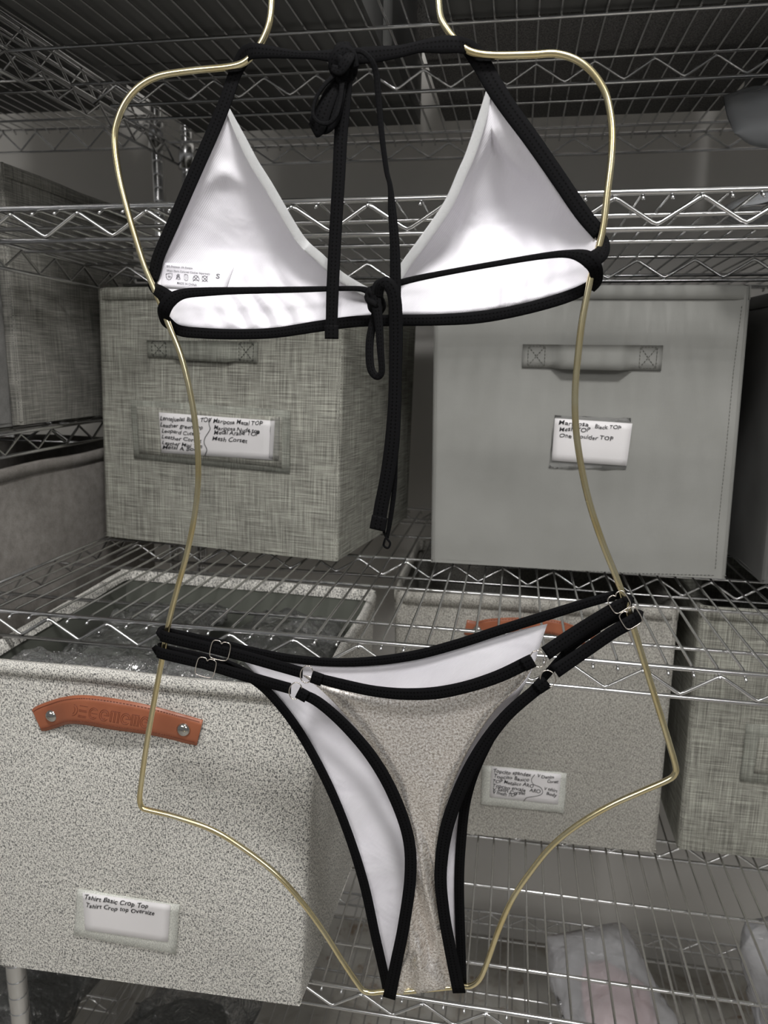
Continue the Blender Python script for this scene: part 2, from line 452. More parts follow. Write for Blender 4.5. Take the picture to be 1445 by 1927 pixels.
def patch(name, quad, bvh, off, m, parent, th=.0008, nu=10, nv=6, fallY=None, ragged=0, uvs=1.0):
    """a thin sewn or glued patch lying on the surface. quad in photo pixels: bl br tr tl"""
    c = [Vector((a, b, 0)) for a, b in quad]; V = []; Fc = []; UV = []
    n0 = (nu+1)*(nv+1); L = None
    for lay in (off, off-th):
        for j in range(nv+1):
            for i in range(nu+1):
                p = bil(c, i/nu, j/nv)
                if ragged and (i in (0, nu) or j in (0, nv)):
                    p.x += random.uniform(-ragged, ragged); p.y += random.uniform(-ragged, ragged)
                V.append(cast(bvh, p.x, p.y, lay, fallY))
    if L is None: L = ((V[nu]-V[0]).length, (V[nv*(nu+1)]-V[0]).length)
    for lay in (0, 1):
        for j in range(nv+1):
            for i in range(nu+1): UV.append((i/nu*L[0]+.05, j/nv*L[1]+.05))
    for j in range(nv):
        for i in range(nu):
            a = j*(nu+1)+i; Fc.append((a, a+1, a+nu+2, a+nu+1)); Fc.append(tuple(n0+q for q in (a, a+nu+1, a+nu+2, a+1)))
    rim = [i for i in range(nu+1)] + [j*(nu+1)+nu for j in range(1, nv+1)] + [nv*(nu+1)+i for i in range(nu-1, -1, -1)] + [j*(nu+1) for j in range(nv-1, 0, -1)]
    for a, b in zip(rim, rim[1:]+rim[:1]): Fc.append((a, n0+a, n0+b, b))
    return part(name, V, Fc, m, parent, uv=UV)
def thread_line(pts, bvh, off, r, fallY=None, dash=None):
    """stitches as short raised threads; pts in pixels"""
    out = []
    for (a, b) in zip(pts, pts[1:]):
        L = math.hypot(b[0]-a[0], b[1]-a[1]); n = max(1, int(L/(dash or 6)))
        for i in range(n):
            t0, t1 = (i+.15)/n, (i+.75)/n
            p = cast(bvh, a[0]+(b[0]-a[0])*t0, a[1]+(b[1]-a[1])*t0, off, fallY); q = cast(bvh, a[0]+(b[0]-a[0])*t1, a[1]+(b[1]-a[1])*t1, off, fallY)
            out.append(tube_data([p, q], r, 5))
    return join(*out)
_fonts = {}
def text_mesh(txt, weight):
    cu = bpy.data.curves.new('txt', 'FONT'); cu.body = txt; cu.size = 1; cu.offset = weight; cu.resolution_u = 3
    o = bpy.data.objects.new('txt', cu); COL.objects.link(o)
    dg = bpy.context.evaluated_depsgraph_get(); dg.update()
    me = bpy.data.meshes.new_from_object(o.evaluated_get(dg))
    V = [v.co.copy() for v in me.vertices]; Fc = [tuple(p.vertices) for p in me.polygons]
    bpy.data.objects.remove(o); bpy.data.curves.remove(cu); bpy.data.meshes.remove(me)
    x0 = min(v.x for v in V); x1 = max(v.x for v in V)
    return [((v.x-x0)/(x1-x0), v.y/.70) for v in V], Fc
def write(lines, bvh, off, m, parent, name='handwriting', weight=.010, hand=True, fallY=None, extra=None):
    """lines: (text, (x,y) baseline start, (x,y) baseline end, cap height) in photo pixels"""
    dat = []
    for li, (t, a, b, h) in enumerate(lines):
        V, Fc = text_mesh(t, weight); L = math.hypot(b[0]-a[0], b[1]-a[1]); ux, uy = (b[0]-a[0])/L, (b[1]-a[1])/L
        W = []
        for (x, y) in V:
            s = x*L
            if hand:
                y2 = y*h*(1+.10*sin(s*.31+li)) + .8*sin(s*.17+li*2.1); s += .16*y*h + .4*sin(s*.5+li)
            else: y2 = y*h
            W.append(cast(bvh, a[0]+ux*s+uy*y2, a[1]+uy*s-ux*y2, off, fallY))
        dat.append((W, Fc))
    if extra: dat += extra
    return part(name, *join(*dat), m, parent, smooth=False)
def stroke(pts, bvh, off, r, fallY=None, per=6):
    P = [cast(bvh, x, y, off, fallY) for x, y in crom(pts, per)]
    return tube_data(P, r, 5)
def box_corners(z0, z1, fl, fr, ftl, ftr, depth, yawn=None, ty=None):
    """bottom-front corners fl fr (x,y), top-front ftl ftr (x,y); depth straight back"""
    d = Vector((fr[0]-fl[0], fr[1]-fl[1], 0)).normalized(); bk = Vector((-d.y, d.x, 0))*depth
    b = [Vector((*fl, Z(z0))), Vector((*fr, Z(z0)))]; t = [Vector((*ftl, Z(z1))), Vector((*ftr, Z(z1)))]
    return [b[0], b[1], b[1]+bk, b[0]+bk], [t[0], t[1], t[1]+bk, t[0]+bk]

# --- linen box on the middle shelf
GR = 'storage boxes on the middle shelf'
r = thing('storage_box', 'crosshatched grey linen box on the middle shelf with two columns of handwriting', 'storage box', (-.37, 1.0, Z(-.245)), GR)
b, t = box_corners(-.2425, .081, (-.541, .908), (-.204, .852), (-.530, .908), (-.196, .852), .285)
body = fabric_box(r, b, t, 'linen', 1, bulge=.004)
bv = bvh_of(body)
patch('label_pocket', [(252, 862), (545, 891), (546, 772), (245, 752)], bv, .0018, 'linen_patch', r)
pk = patch('label_window', [(262, 854), (530, 880), (531, 785), (257, 764)], bv, .0026, 'linen', r)
cd = patch('label_card', [(304, 852), (513, 866), (517, 792), (299, 776)], bv, .0034, 'paper', r)
write([('Lentejuelas Black TOP', (301, 791), (396, 795), 8), ('Leather green top', (301, 803), (381, 808), 7.5), ('Leopard Cute T', (304, 813), (375, 821), 7),
       ('Leather Corset', (304, 825), (378, 833), 7), ('Leather Mini Top', (305, 836), (380, 844), 7), ('Metal A Body', (306, 844), (376, 850), 7.5),
       ('Mariposa Metal TOP', (401, 796), (493, 801), 8), ('Mariposa Nude top', (402, 808), (488, 815), 7.5), ('Metal Arabe TOP', (402, 817), (487, 820), 8), ('Mesh Corset', (399, 829), (465, 833), 8)],
      bv, .0040, 'ink', cd, extra=[stroke([(398, 786), (393, 797), (395, 808), (386, 823), (384, 834), (389, 846), (385, 858)], bv, .0040, .0004)])
patch('clear_sleeve', [(506, 862), (524, 866), (526, 786), (510, 786)], bv, .0044, 'sleeve_film', r, ragged=1.0)
def band_handle(root, quad, bv, m, mt, puff, xs):
    """fabric pull strap sewn at both ends: quad bl br tr tl; xs = end patch widths in px"""
    bl, br, tr_, tl = [Vector((*q, 0)) for q in quad]
    nu = 24; V = []; Fc = []; UV = []
    for lay in (0, 1):
        for i in range(nu+1):
            u = i/nu; a, c = bl.lerp(br, u), tl.lerp(tr_, u)
            e = max(0, min(1, (u-.2)/.1))*max(0, min(1, (.8-u)/.1)); e = e*e*(3-2*e)
            for j in range(4):
                p = a.lerp(c, j/3); V.append(cast(bv, p.x, p.y+(2*e if j == 0 else 0), .0022+puff*e*(1.0 if j < 3 else .75)-(.0012 if lay else 0))); UV.append((u*.14, j*.01))
    n0 = (nu+1)*4
    for i in range(nu):
        for j in range(3):
            a = i*4+j; Fc.append((a, a+4, a+5, a+1)); Fc.append(tuple(n0+q for q in (a, a+1, a+5, a+4)))
        for j in (0, 3): a = i*4+j; Fc.append((a, n0+a, n0+a+4, a+4))
    for i in (0, nu):
        for j in range(3): a = i*4+j; Fc.append((a, a+1, n0+a+1, n0+a))
    h = part('handle', V, Fc, m, root, uv=UV)
    # end patches with a sewn box and cross
    for k, (u0, u1) in enumerate(((.03, .03+xs), (.97-xs, .97))):
        q = [bl.lerp(br, u0), bl.lerp(br, u1), tl.lerp(tr_, u1), tl.lerp(tr_, u0)]
        c = sum(q, Vector((0, 0, 0)))/4; q = [c+(p-c)*.86 for p in q]; q = [(p.x, p.y) for p in q]
        part('stitching', *thread_line([q[0], q[1], q[2], q[3], q[0], q[2], q[1], q[3]], bv, .0030, .00035), mt, h)
    return h
band_handle(r, [(278, 672), (484, 683), (485, 643), (276, 640)], bv, 'linen_patch', 'thread_dark', .004, .15)

# --- plain grey box
r = thing('storage_box', 'plain mid-grey fabric box on the middle shelf marked with three handwritten lines', 'storage box', (.08, 1.0, Z(-.245)), GR)
b, t = box_corners(-.2425, .080, (-.092, .875), (.247, .877), (-.097, .875), (.240, .875), .285)
body = fabric_box(r, b, t, 'nonwoven', 2, bulge=.003, wob=.003)
bv = bvh_of(body)
band_handle(r, [(982, 691), (1244, 697), (1248, 650), (984, 648)], bv, 'nonwoven', 'thread', .010, .14)
patch('clear_sleeve', [(1033, 881), (1178, 883), (1188, 788), (1043, 782)], bv, .0018, 'sleeve_film', r, ragged=1.5)
cd = patch('label_card', [(1038, 867), (1179, 877), (1190, 797), (1044, 787)], bv, .0026, 'paper', r)
write([('Mariposa', (1051, 799), (1107, 803), 8), ('Black TOP', (1119, 806), (1168, 808), 7), ('Mesh TOP', (1052, 811), (1110, 813), 8), ('One shoulder TOP', (1052, 823), (1153, 829), 7.5)],
      bv, .0032, 'ink', cd)
sm = [(1396, 575), (1380, 700), (1366, 850), (1352, 985), (1346, 1072)]
part('edge_stitching', *thread_line(sm, bv, .0006, .0003, dash=7), 'thread', r)
part('edge_stitching', *thread_line([(840, 1066), (1000, 1070), (1200, 1079), (1345, 1083)], bv, .0006, .0003, dash=7), 'thread_dark', r)

# --- dark box right
r = thing('storage_box', 'charcoal fabric box at the right end of the middle shelf', 'storage box', (.42, 1.0, Z(-.245)), GR)
b, t = box_corners(-.2425, .078, (.283, .868), (.60, .872), (.281, .868), (.60, .872), .285)
fabric_box(r, b, t, 'nonwoven_dark', 3)

# --- big tweed basket in front, lower left
r = thing('storage_basket', 'large salt-and-pepper tweed basket at lower left with a brown leather handle', 'basket', (-.33, .73, Z(-.611)))
bz, tz = Z(-.611), Z(-.2805)
b = [Vector((-.492, .576, bz)), Vector((-.176, .585, bz)), Vector((-.168, .835, bz)), Vector((-.492, .845, bz))]
t = [Vector((-.485, .572, tz+.004)), Vector((-.154, .574, tz)), Vector((-.157, .865, tz)), Vector((-.502, .885, tz))]
body = fabric_box(r, b, t, 'tweed', 4, bulge=.004, wob=.003, th=.0045, hem=.012, lining='lining_olive')
bv = bvh_of(body)
patch('label_frame', [(139, 1759), (331, 1796), (338, 1703), (146, 1672)], bv, .0022, 'label_mesh', r, ragged=1.2, th=.002)
cd = patch('label_card', [(160, 1750), (316, 1773), (321, 1703), (155, 1679)], bv, .0032, 'paper', r)
write([('Tshirt Basic Crop Top', (157, 1692), (278, 1710), 9), ('Tshirt Crop top Oversize', (160, 1707), (290, 1722), 8)], bv, .0038, 'ink', cd)
# leather handle: ribbon in pixels then lifted off the face
def leather(root, cen, half, bv, riv, lift, letters=None, letter_px=None):
    c = crom(cen, 10); V = []; Fc = []; UV = []; n = len(c)
    top = []; s = 0
    for i, (x, y, hw, lf) in enumerate(c):
        xa, ya = c[max(i-1, 0)][:2]; xb, yb = c[min(i+1, n-1)][:2]
        L = math.hypot(xb-xa, yb-ya); nx, ny = -(yb-ya)/L, (xb-xa)/L
        row = []
        for k in range(5):
            q = (k/4-.5)*2*hw; e = 1-.15*abs(k/4-.5)*2
            row.append((x+nx*q, y+ny*q))
        s += L
        for lay in (0, 1):
            for k, (px, py) in enumerate(row):
                V.append(cast(bv, px, py, .0030+lf-(.0016 if lay else 0)-(.0004 if k in (0, 4) and not lay else 0))); UV.append((s*.0003, k*.006))
    for i in range(n-1):
        a = i*10
        for k in range(4):
            Fc.append((a+k, a+10+k, a+11+k, a+k+1)); Fc.append((a+5+k, a+6+k, a+16+k, a+15+k))
        Fc.append((a, a+5, a+15, a+10)); Fc.append((a+4, a+14, a+19, a+9))
    for a in (0, (n-1)*10):
        for k in range(4): Fc.append((a+k, a+k+1, a+6+k, a+5+k))
    h = part('handle', V, Fc, 'leather', root, uv=UV); h['label'] = 'brown leather handle'
    hb = bvh_of(h)
    # stitching along both edges
    st = []
    for sg in (-.78, .78):
        pts = []
        for i in range(2, n-2, 1):
            x, y, hw, lf = c[i]; xa, ya = c[i-1][:2]; xb, yb = c[i+1][:2]; L = math.hypot(xb-xa, yb-ya)
            pts.append((x-(yb-ya)/L*hw*sg, y+(xb-xa)/L*hw*sg))
        for a, b_ in zip(pts, pts[1:]):
            p = cast(hb, *a, .0002); q = cast(hb, a[0]*.4+b_[0]*.6, a[1]*.4+b_[1]*.6, .0002)
            if p and q and (p-q).length < .02: st.append(tube_data([p, q], .00035, 5))
    part('stitching', *join(*st), 'leather_dark', h)
    for (x, y, rr) in riv:
        p = cast(hb, x, y, 0); R0 = rr*p.y*1.04/F
        prof = [(R0*1.0, 0), (R0*.98, -.0008), (R0*.8, -.0021), (R0*.5, -.0030), (R0*.2, -.0034), (0.00005, -.0035)]
        part('rivet', *tube_data([p+Vector((0, d, 0)) for _, d in prof], [a for a, _ in prof], 20, cap=False), 'rivet_metal', h)
    return h, hb
h, hb = leather(r, [(69, 1356, 22, 0), (78, 1352, 25, 0), (98, 1345, 26, .001), (125, 1337, 26, .007), (160, 1336, 28, .011), (215, 1344, 29.5, .011), (280, 1355, 27.5, .007), (330, 1367, 26, .001), (352, 1373, 26, 0), (376, 1379, 25, 0)],
                25, bv, [(97, 1347, 14), (345, 1373, 15)], 0)
# pressed lettering, drawn as strokes
def emboss(hb, parent, r_=.00026):
    out = []
    A = Vector((134, 1346)); B = Vector((274, 1370)); ex = (B-A).normalized(); ey = Vector((-ex.y, ex.x))*-1; hgt = 21
    def S(pts, x0): out.append(stroke([tuple(A+ex*(x0+px)+ey*(py*hgt)) for px, py in pts], hb, .0001, r_, per=4))
    def O_(x0, w_, a0=0, a1=360, sc=1):
        S([(w_/2+w_/2*cos(math.radians(a))*sc, .5+.5*sin(math.radians(a))*sc) for a in range(a0, a1+1, 20)], x0)
    def half(x0): O_(x0, 12, -90, 90)
    O_(-6, 16, -90, 90); O_(-6, 13, -70, 70, .7)
    for yy in (0, .5, 1): S([(0, yy), (8, yy), (15, yy)], 13)
    for yy in (.12, .62): S([(0, yy), (8, yy), (15, yy)], 13)
    O_(32, 17, 40, 320); O_(32, 17, 60, 300, .7); S([(5, .5), (11, .5), (16, .5)], 32)
    O_(52, 18, 0, 320); O_(52, 18, 0, 300, .65); S([(9, .5), (13, .5), (18, .5)], 52)
    for k in range(3):
        S([(k*7, 0), (k*7, .5), (k*7, 1)], 73); S([(k*7+2.5, 0), (k*7+2.5, .5), (k*7+2.5, .9)], 73)
    S([(0, 1), (8, 1), (17, 1)], 73)
    O_(93, 18, 0, 320); O_(93, 18, 0, 300, .65); S([(9, .5), (13, .5), (18, .5)], 93)
    for k in range(3):
        S([(k*6, 0), (k*6, .5), (k*6, 1)], 113); S([(k*6+2.5, 0), (k*6+2.5, .5), (k*6+2.5, .9)], 113)
    S([(0, 1), (8, 1), (14, 1)], 113)
    O_(130, 17, 0, 320); O_(130, 17, 0, 300, .65); S([(8, .5), (12, .5), (17, .5)], 130)
    part('pressed_lettering', *join(*out), 'leather_dark', parent)
emboss(hb, h)

# --- grey tweed basket, bottom shelf middle
r = thing('storage_basket', 'smaller grey-beige tweed basket on the lower shelf behind the bikini bottom, with a written card', 'basket', (.03, 1.02, Z(-.613)))
b, t = box_corners(-.6095, -.284, (-.130, .880), (.203, .888), (-.137, .878), (.201, .882), .27)
body = fabric_box(r, b, t, 'tweed_grey', 5, wob=.004)
bv = bvh_of(body)
patch('label_frame', [(905, 1513), (1061, 1530), (1066, 1455), (908, 1440)], bv, .0022, 'label_mesh', r, ragged=1.2, th=.0015)
cd = patch('label_card', [(921, 1500), (1050, 1514), (1056, 1457), (925, 1442)], bv, .0030, 'paper', r)
write([('Topcito spandex', (927, 1454), (999, 1461), 7), ('Topcito Basico', (928, 1463), (995, 1471), 6.5), ('TOP Metalico ARO', (926, 1472), (1003, 1482), 6.5),
       ('Topcito encaje', (926, 1481), (988, 1490), 6.5), ('ARO', (996, 1490), (1016, 1492), 6.5), ('V Satin Corset', (926, 1487), (988, 1497), 6.5), ('V mesh TOP', (926, 1494), (972, 1500), 6.5),
       ('V Denim', (1010, 1463), (1042, 1466), 6), ('Corset', (1029, 1472), (1050, 1475), 6), ('V tshirt', (1023, 1487), (1048, 1491), 6), ('Body', (1028, 1496), (1047, 1499), 6)],
      bv, .0036, 'ink', cd, extra=[stroke([(1006, 1458), (1000, 1467), (1004, 1476), (1017, 1482), (1021, 1491), (1014, 1497), (992, 1501), (985, 1508)], bv, .0036, .0003)])
leather(r, [(876, 1180, 14, 0), (898, 1184, 15, 0), (925, 1178, 14, .005), (980, 1176, 14, .010), (1040, 1180, 14, .010), (1080, 1192, 14, .005), (1100, 1199, 15, 0), (1116, 1206, 14, 0)],
        14, bv, [(898, 1186, 9), (1095, 1199, 9)], 0)

# --- linen box, bottom shelf right
r = thing('storage_box', 'crosshatched linen box at the right end of the lower shelf with an empty label pocket', 'storage box', (.39, 1.03, Z(-.613)))
b, t = box_corners(-.6095, -.284, (.232, .902), (.56, .905), (.228, .897), (.56, .905), .27)
body = fabric_box(r, b, t, 'linen', 6, wob=.004); bv = bvh_of(body)
patch('label_pocket', [(1392, 1470), (1560, 1485), (1560, 1370), (1404, 1362)], bv, .002, 'linen_patch', r, fallY=.9)
patch('label_window', [(1418, 1455), (1550, 1468), (1550, 1392), (1428, 1388)], bv, .0028, 'linen', r, fallY=.9)

# --- boxes on the left unit
def plain_box(label, x0, x1, y0, y1, z0, z1, m, seed, name='storage_box', grp=None, **k):
    r = thing(name, label, 'storage box' if name == 'storage_box' else 'basket', ((x0+x1)/2, (y0+y1)/2, Z(z0)), grp)
    b = [Vector((x0, y0, Z(z0))), Vector((x1, y0, Z(z0))), Vector((x1, y1, Z(z0))), Vector((x0, y1, Z(z0)))]
    t = [p + Vector((0, 0, z1-z0)) for p in b]
    fabric_box(r, b, t, m, seed, **k); return r
plain_box('grey brushed fleece box at the far left edge, in front of the dark linen box', -.86, -.579, .64, .793, -.0845, .200, 'fleece_grey', 7, wob=.004)
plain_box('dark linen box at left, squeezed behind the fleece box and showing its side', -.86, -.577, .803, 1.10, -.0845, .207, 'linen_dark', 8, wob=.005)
plain_box('brown-grey fleece box on the left unit, under the wire shelf with two boxes', -.88, -.577, .66, 1.12, -.423, -.133, 'fleece', 9, wob=.006, sag=.006)

# --- boxes on the top shelf, seen from below
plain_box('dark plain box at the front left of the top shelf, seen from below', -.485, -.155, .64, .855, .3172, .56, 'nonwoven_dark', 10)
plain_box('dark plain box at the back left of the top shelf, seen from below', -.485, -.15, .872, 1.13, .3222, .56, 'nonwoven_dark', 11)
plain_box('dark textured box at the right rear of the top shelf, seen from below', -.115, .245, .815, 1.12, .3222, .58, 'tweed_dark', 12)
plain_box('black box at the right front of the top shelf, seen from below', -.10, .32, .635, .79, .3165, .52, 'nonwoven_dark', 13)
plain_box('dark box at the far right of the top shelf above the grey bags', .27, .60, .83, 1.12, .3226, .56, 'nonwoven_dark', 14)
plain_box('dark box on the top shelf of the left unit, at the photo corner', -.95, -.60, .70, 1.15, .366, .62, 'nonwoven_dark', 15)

# ------------------------------------------------------------------ bags and soft heaps
def sack(parent_or_none, cen, ax, wid, L, Wd, T, m, seed, name='film', seam=.03, crump=.12, nu=44, nv=36, flare=0.0, rnd=0.0, fq=9):
    """pillow bag: ax = long axis, wid = width axis; both ends pinch to flat seams"""
    cen = Vector(cen); ax = Vector(ax).normalized(); wid = Vector(wid); wid = (wid-ax*wid.dot(ax)).normalized(); nr = ax.cross(wid)
    V = []; Fc = []
    for j in range(nv+1):
        v = j/nv; e = min(1, sin(pi*v)**.55 + .0); th = T/2*e*(1 if 0 < j < nv else 0)+.0006
        wd = Wd/2*(1-.10*e + flare*(1-v))*(1-rnd+rnd*max(.02, sin(pi*v))**.6)
        for i in range(nu):
            a = 2*pi*i/nu; ca, sa = cos(a), sin(a)
            x = wd*(abs(ca)**.75)*(1 if ca > 0 else -1); z = th*(abs(sa)**.85)*(1 if sa > 0 else -1)
            p = cen + ax*((v-.5)*L) + wid*x + nr*z
            q = Vector((p.x*fq, p.y*fq, p.z*fq))+Vector((seed*3.1, 0, 0))
            k = noise.noise(q)*crump*T + (abs(noise.noise(q*2.7))-.25)*crump*T*.8
            p = p + nr*k*(1 if sa > 0 else -1)*e + wid*noise.noise(q*1.7)*crump*Wd*.25 + ax*noise.noise(q*1.3+Vector((9, 9, 9)))*crump*L*.12
            V.append(p)
    for j in range(nv):
        for i in range(nu): Fc.append((j*nu+i, j*nu+(i+1) % nu, (j+1)*nu+(i+1) % nu, (j+1)*nu+i))
    Fc.append(tuple(range(nu-1, -1, -1))); Fc.append(tuple(nv*nu+i for i in range(nu)))
    return V, Fc
def bag(label, cen, ax, wid, L, Wd, T, film, seed, inner=None, grp=None, crump=.12, zmin=None, flare=0, shr=.8, fq=9):
    r = thing('plastic_bag', label, 'bag', (cen[0], cen[1], cen[2]-.02), grp)
    V, Fc = sack(None, cen, ax, wid, L, Wd, T, film, seed, crump=crump, flare=flare, rnd=.25, nu=90, nv=76, fq=fq)
    if zmin is not None: V = [Vector((p.x, p.y, max(p.z, zmin))) for p in V]
    part('film', V, Fc, film, r)
    if inner:
        V, Fc = sack(None, Vector(cen)-Vector(ax).normalized()*L*.06, ax, wid, L*shr*.92, Wd*shr*.92, T*shr*.8, inner, seed+5, crump=crump*1.4, nu=28, nv=22, rnd=.8)
        if zmin is not None: V = [Vector((p.x, p.y, max(p.z, zmin+.003))) for p in V]
        part('garment_or_shade_fill', V, Fc, inner, r)
    return r
# in the big basket
zb = Z(-.600)
bag('crumpled clear plastic bag on top in the big tweed basket, left half', (-.402, .728, Z(-.318)), (.06, 1, .03), (1, 0, .05), .245, .145, .048, 'clear_film', 1, 'olive_cloth', 'clear bags heaped in the big tweed basket', crump=.34, fq=24)
bag('crumpled clear plastic bag on top in the big tweed basket, right half', (-.240, .730, Z(-.318)), (-.03, 1, .02), (1, 0, -.03), .235, .125, .048, 'clear_film', 2, 'olive_cloth', 'clear bags heaped in the big tweed basket', crump=.34, fq=24)
bag('clear plastic bag flopping just inside the front rim of the big tweed basket', (-.345, .607, Z(-.294)), (1, .01, -.03), (0, 1, .25), .25, .04, .022, 'clear_film', 3, None, 'clear bags heaped in the big tweed basket', crump=.5, fq=24)
r = thing('garment_or_shade_heap', 'greyish folded clothes filling the big tweed basket under the clear bags', 'clothes', (-.33, .72, Z(-.55)))
V, Fc = sack(None, (-.33, .715, Z(-.48)), (0, 1, 0), (1, 0, 0), .235, .29, .21, 'olive_cloth', 9, crump=.04)
part('garment_or_shade_fill', V, Fc, 'olive_cloth', r)
# in the grey tweed basket: black heap added to stand in for shade
r = thing('garment_or_shade_heap', 'black heap added for the shade inside the grey-beige tweed basket behind the bikini bottom', 'clothes', (.03, 1.02, Z(-.55)))
V, Fc = sack(None, (.034, 1.015, Z(-.45)), (0, 1, 0), (1, 0, 0), .24, .31, .24, 'black_cloth', 19, crump=.05)
part('garment_or_shade_fill', V, Fc, 'black_cloth', r)
r = thing('garment_or_shade_heap', 'black heap added for the shade inside the linen box at the right end of the lower shelf', 'clothes', (.39, 1.03, Z(-.55)))  # added only to darken the inside of this box
V, Fc = sack(None, (.394, 1.037, Z(-.45)), (0, 1, 0), (1, 0, 0), .24, .30, .24, 'black_cloth', 21, crump=.05)
part('garment_or_shade_fill', V, Fc, 'black_cloth', r)
# smoky bags, right of the upper shelf
bag('upper of two smoky grey plastic bags at the right of the upper shelf', (.315, .84, Z(.222)), (-1, -.05, .12), (0, .8, .6), .25, .12, .055, 'smoky_film', 31, 'grey_cloth', 'smoky grey bags on the upper shelf', crump=.2, fq=14, shr=.72)
bag('lower of two smoky grey plastic bags at the right of the upper shelf', (.320, .84, Z(.152)), (-1, .05, -.03), (0, 1, .1), .25, .16, .05, 'smoky_film', 33, 'grey_cloth', 'smoky grey bags on the upper shelf', crump=.2, fq=14, zmin=Z(.124), shr=.72)
# milky bags on the lowest shelf
bag('milky plastic bag with something pink inside, on the lowest shelf', (.19, .97, Z(-.94)), (-.35, .75, .5), (1, .35, -.15), .24, .17, .10, 'milky_film', 41, 'pink_cloth', 'milky bags on the lowest shelf', crump=.2, fq=13, zmin=Z(-.997), flare=.25, shr=.8)
bag('milky plastic bag at the right end of the lowest shelf, greyish contents', (.47, 1.0, Z(-.90)), (-.25, .3, .9), (1, .2, 0), .26, .20, .10, 'milky_film', 43, 'grey_cloth', 'milky bags on the lowest shelf', crump=.2, fq=13, zmin=Z(-.997), flare=.1)
# dark bags, lower left
bag('clear bag of black clothes on the lowest shelf under the big tweed basket', (-.43, .80, Z(-.955)), (.2, 1, 0), (1, 0, 0), .26, .19, .08, 'clear_film', 51, 'black_cloth', None, crump=.2, zmin=Z(-.997), shr=.95)
bag('clear bag of black clothes on the lowest shelf of the left unit', (-.70, .86, Z(-.955)), (.1, 1, 0), (1, 0, 0), .34, .22, .08, 'clear_film', 53, 'black_cloth', None, crump=.2, zmin=Z(-.997), shr=.95)

# ------------------------------------------------------------------ the gold hanger
YH = .50
hg = thing('wire_hanger', 'shiny gold wire hanger bent in a body outline, carrying the bikini', 'hanger', tuple(atY(680, 60, YH)))
def hp(x, y, Y=YH): return atY(x, y, Y)
GR_ = .00215
left = [(513, -70), (512, -10), (508, 38), (496, 72), (480, 97), (460, 117), (430, 126), (360, 133), (300, 143), (262, 163), (235, 195), (219, 235), (216, 270), (224, 330), (240, 395), (256, 450), (272, 500), (295, 555), (318, 612), (340, 668), (358, 740), (370, 820), (373, 900), (366, 970), (352, 1040), (333, 1110), (318, 1170), (305, 1240), (290, 1320), (276, 1400), (265, 1480), (263, 1506), (268, 1520), (282, 1525)]
left2 = [(330, 1537), (400, 1562), (460, 1598), (520, 1645), (570, 1700), (610, 1755), (645, 1810), (672, 1850), (684, 1864), (700, 1868), (722, 1866)]
right = [(824, -70), (825, -10), (829, 32), (843, 58), (862, 80), (885, 97), (925, 104), (1000, 103), (1045, 101), (1085, 113), (1115, 137), (1138, 172), (1148, 210), (1152, 250), (1150, 300), (1143, 360), (1136, 420), (1128, 460), (1110, 530), (1096, 600), (1088, 665), (1082, 740), (1084, 810), (1094, 880), (1110, 950), (1135, 1025), (1165, 1100), (1190, 1175), (1210, 1240), (1235, 1320), (1258, 1395), (1271, 1442), (1270, 1456), (1258, 1467)]
right2 = [(1215, 1486), (1150, 1515), (1090, 1550), (1040, 1590), (1000, 1638), (965, 1690), (938, 1750), (915, 1815), (902, 1843), (886, 1855), (868, 1856)]
bot = [(722, 1866), (760, 1866), (800, 1862), (868, 1856)]
path = crom(left + left2 + bot[1:-1] + right2[::-1] + right[::-1], 6)
part('frame', *tube_data([hp(x, y) for x, y in path], GR_, 10), 'gold', hg)
# the two wires meet above the frame in a neck with a hook over the front rail of the top shelf
pa, pb = hp(513, -70), hp(824, -70); zk = Z(.318+.055); xm = (pa.x+pb.x)/2
yr = YF-.0097
part('neck', *tube_data(crom([pa, (pa.x+.004, YH, pa.z+.03), (xm-.045, YH, zk-.01), (xm, YH, zk+.012), (xm+.045, YH, zk-.01), (pb.x-.004, YH, pb.z+.03), pb], 8), GR_, 10), 'gold', hg)
part('hook', *tube_data(crom([(xm, YH, zk+.010), (xm, YH+.005, zk+.035), (xm, YH+.05, zk+.060), (xm, yr-.012, zk+.050), (xm, yr+.016, zk+.010), (xm, yr+.016, Z(.309)), (xm, yr+.004, Z(.3045))], 8), GR_, 10), 'gold', hg)

# ------------------------------------------------------------------ ribbons
def ribbon_data(pts, per=7, th=.0011, close=False):
    """pts: (px, py, Y, width_px) centre line in photo pixels on plane Y"""
    c = crom(pts, per, close); P = [atY(x, y, Y) for x, y, Y, w_ in c]; n = len(P)
    V = []; Fc = []; UV = []; s = 0
    for i, p in enumerate(P):
        a = P[(i-1) % n] if (close or i) else p; b_ = P[(i+1) % n] if (close or i < n-1) else p
        T = (b_-a).normalized(); S = T.cross(Vector((0, -1, 0)))
        if S.length < 1e-4: S = Vector((0, 0, 1))
        S.normalize(); Nn = S.cross(T)
        if i: s += (p-P[i-1]).length
        x, y, Y, wpx = c[i]; hw = wpx/2*(Y*1.04)/F
        for q, (sx, nz) in enumerate(((-1, 0), (-.93, .5), (-.3, .55), (.3, .55), (.93, .5), (1, 0), (.93, -.5), (-.93, -.5))):
            V.append(p + S*(sx*hw) + Nn*(nz*th)); UV.append((s, (sx+1)/2))
    m = 8
    for i in range(n if close else n-1):
        for q in range(m): Fc.append((i*m+q, i*m+(q+1) % m, ((i+1) % n)*m+(q+1) % m, ((i+1) % n)*m+q))
    if not close: Fc.append(tuple(range(m-1, -1, -1))); Fc.append(tuple((n-1)*m+q for q in range(m)))
    return V, Fc, UV
def ribbon(name, pts, parent, m='black_band', **k):
    V, Fc, UV = ribbon_data(pts, **k); return part(name, V, Fc, m, parent, uv=UV)
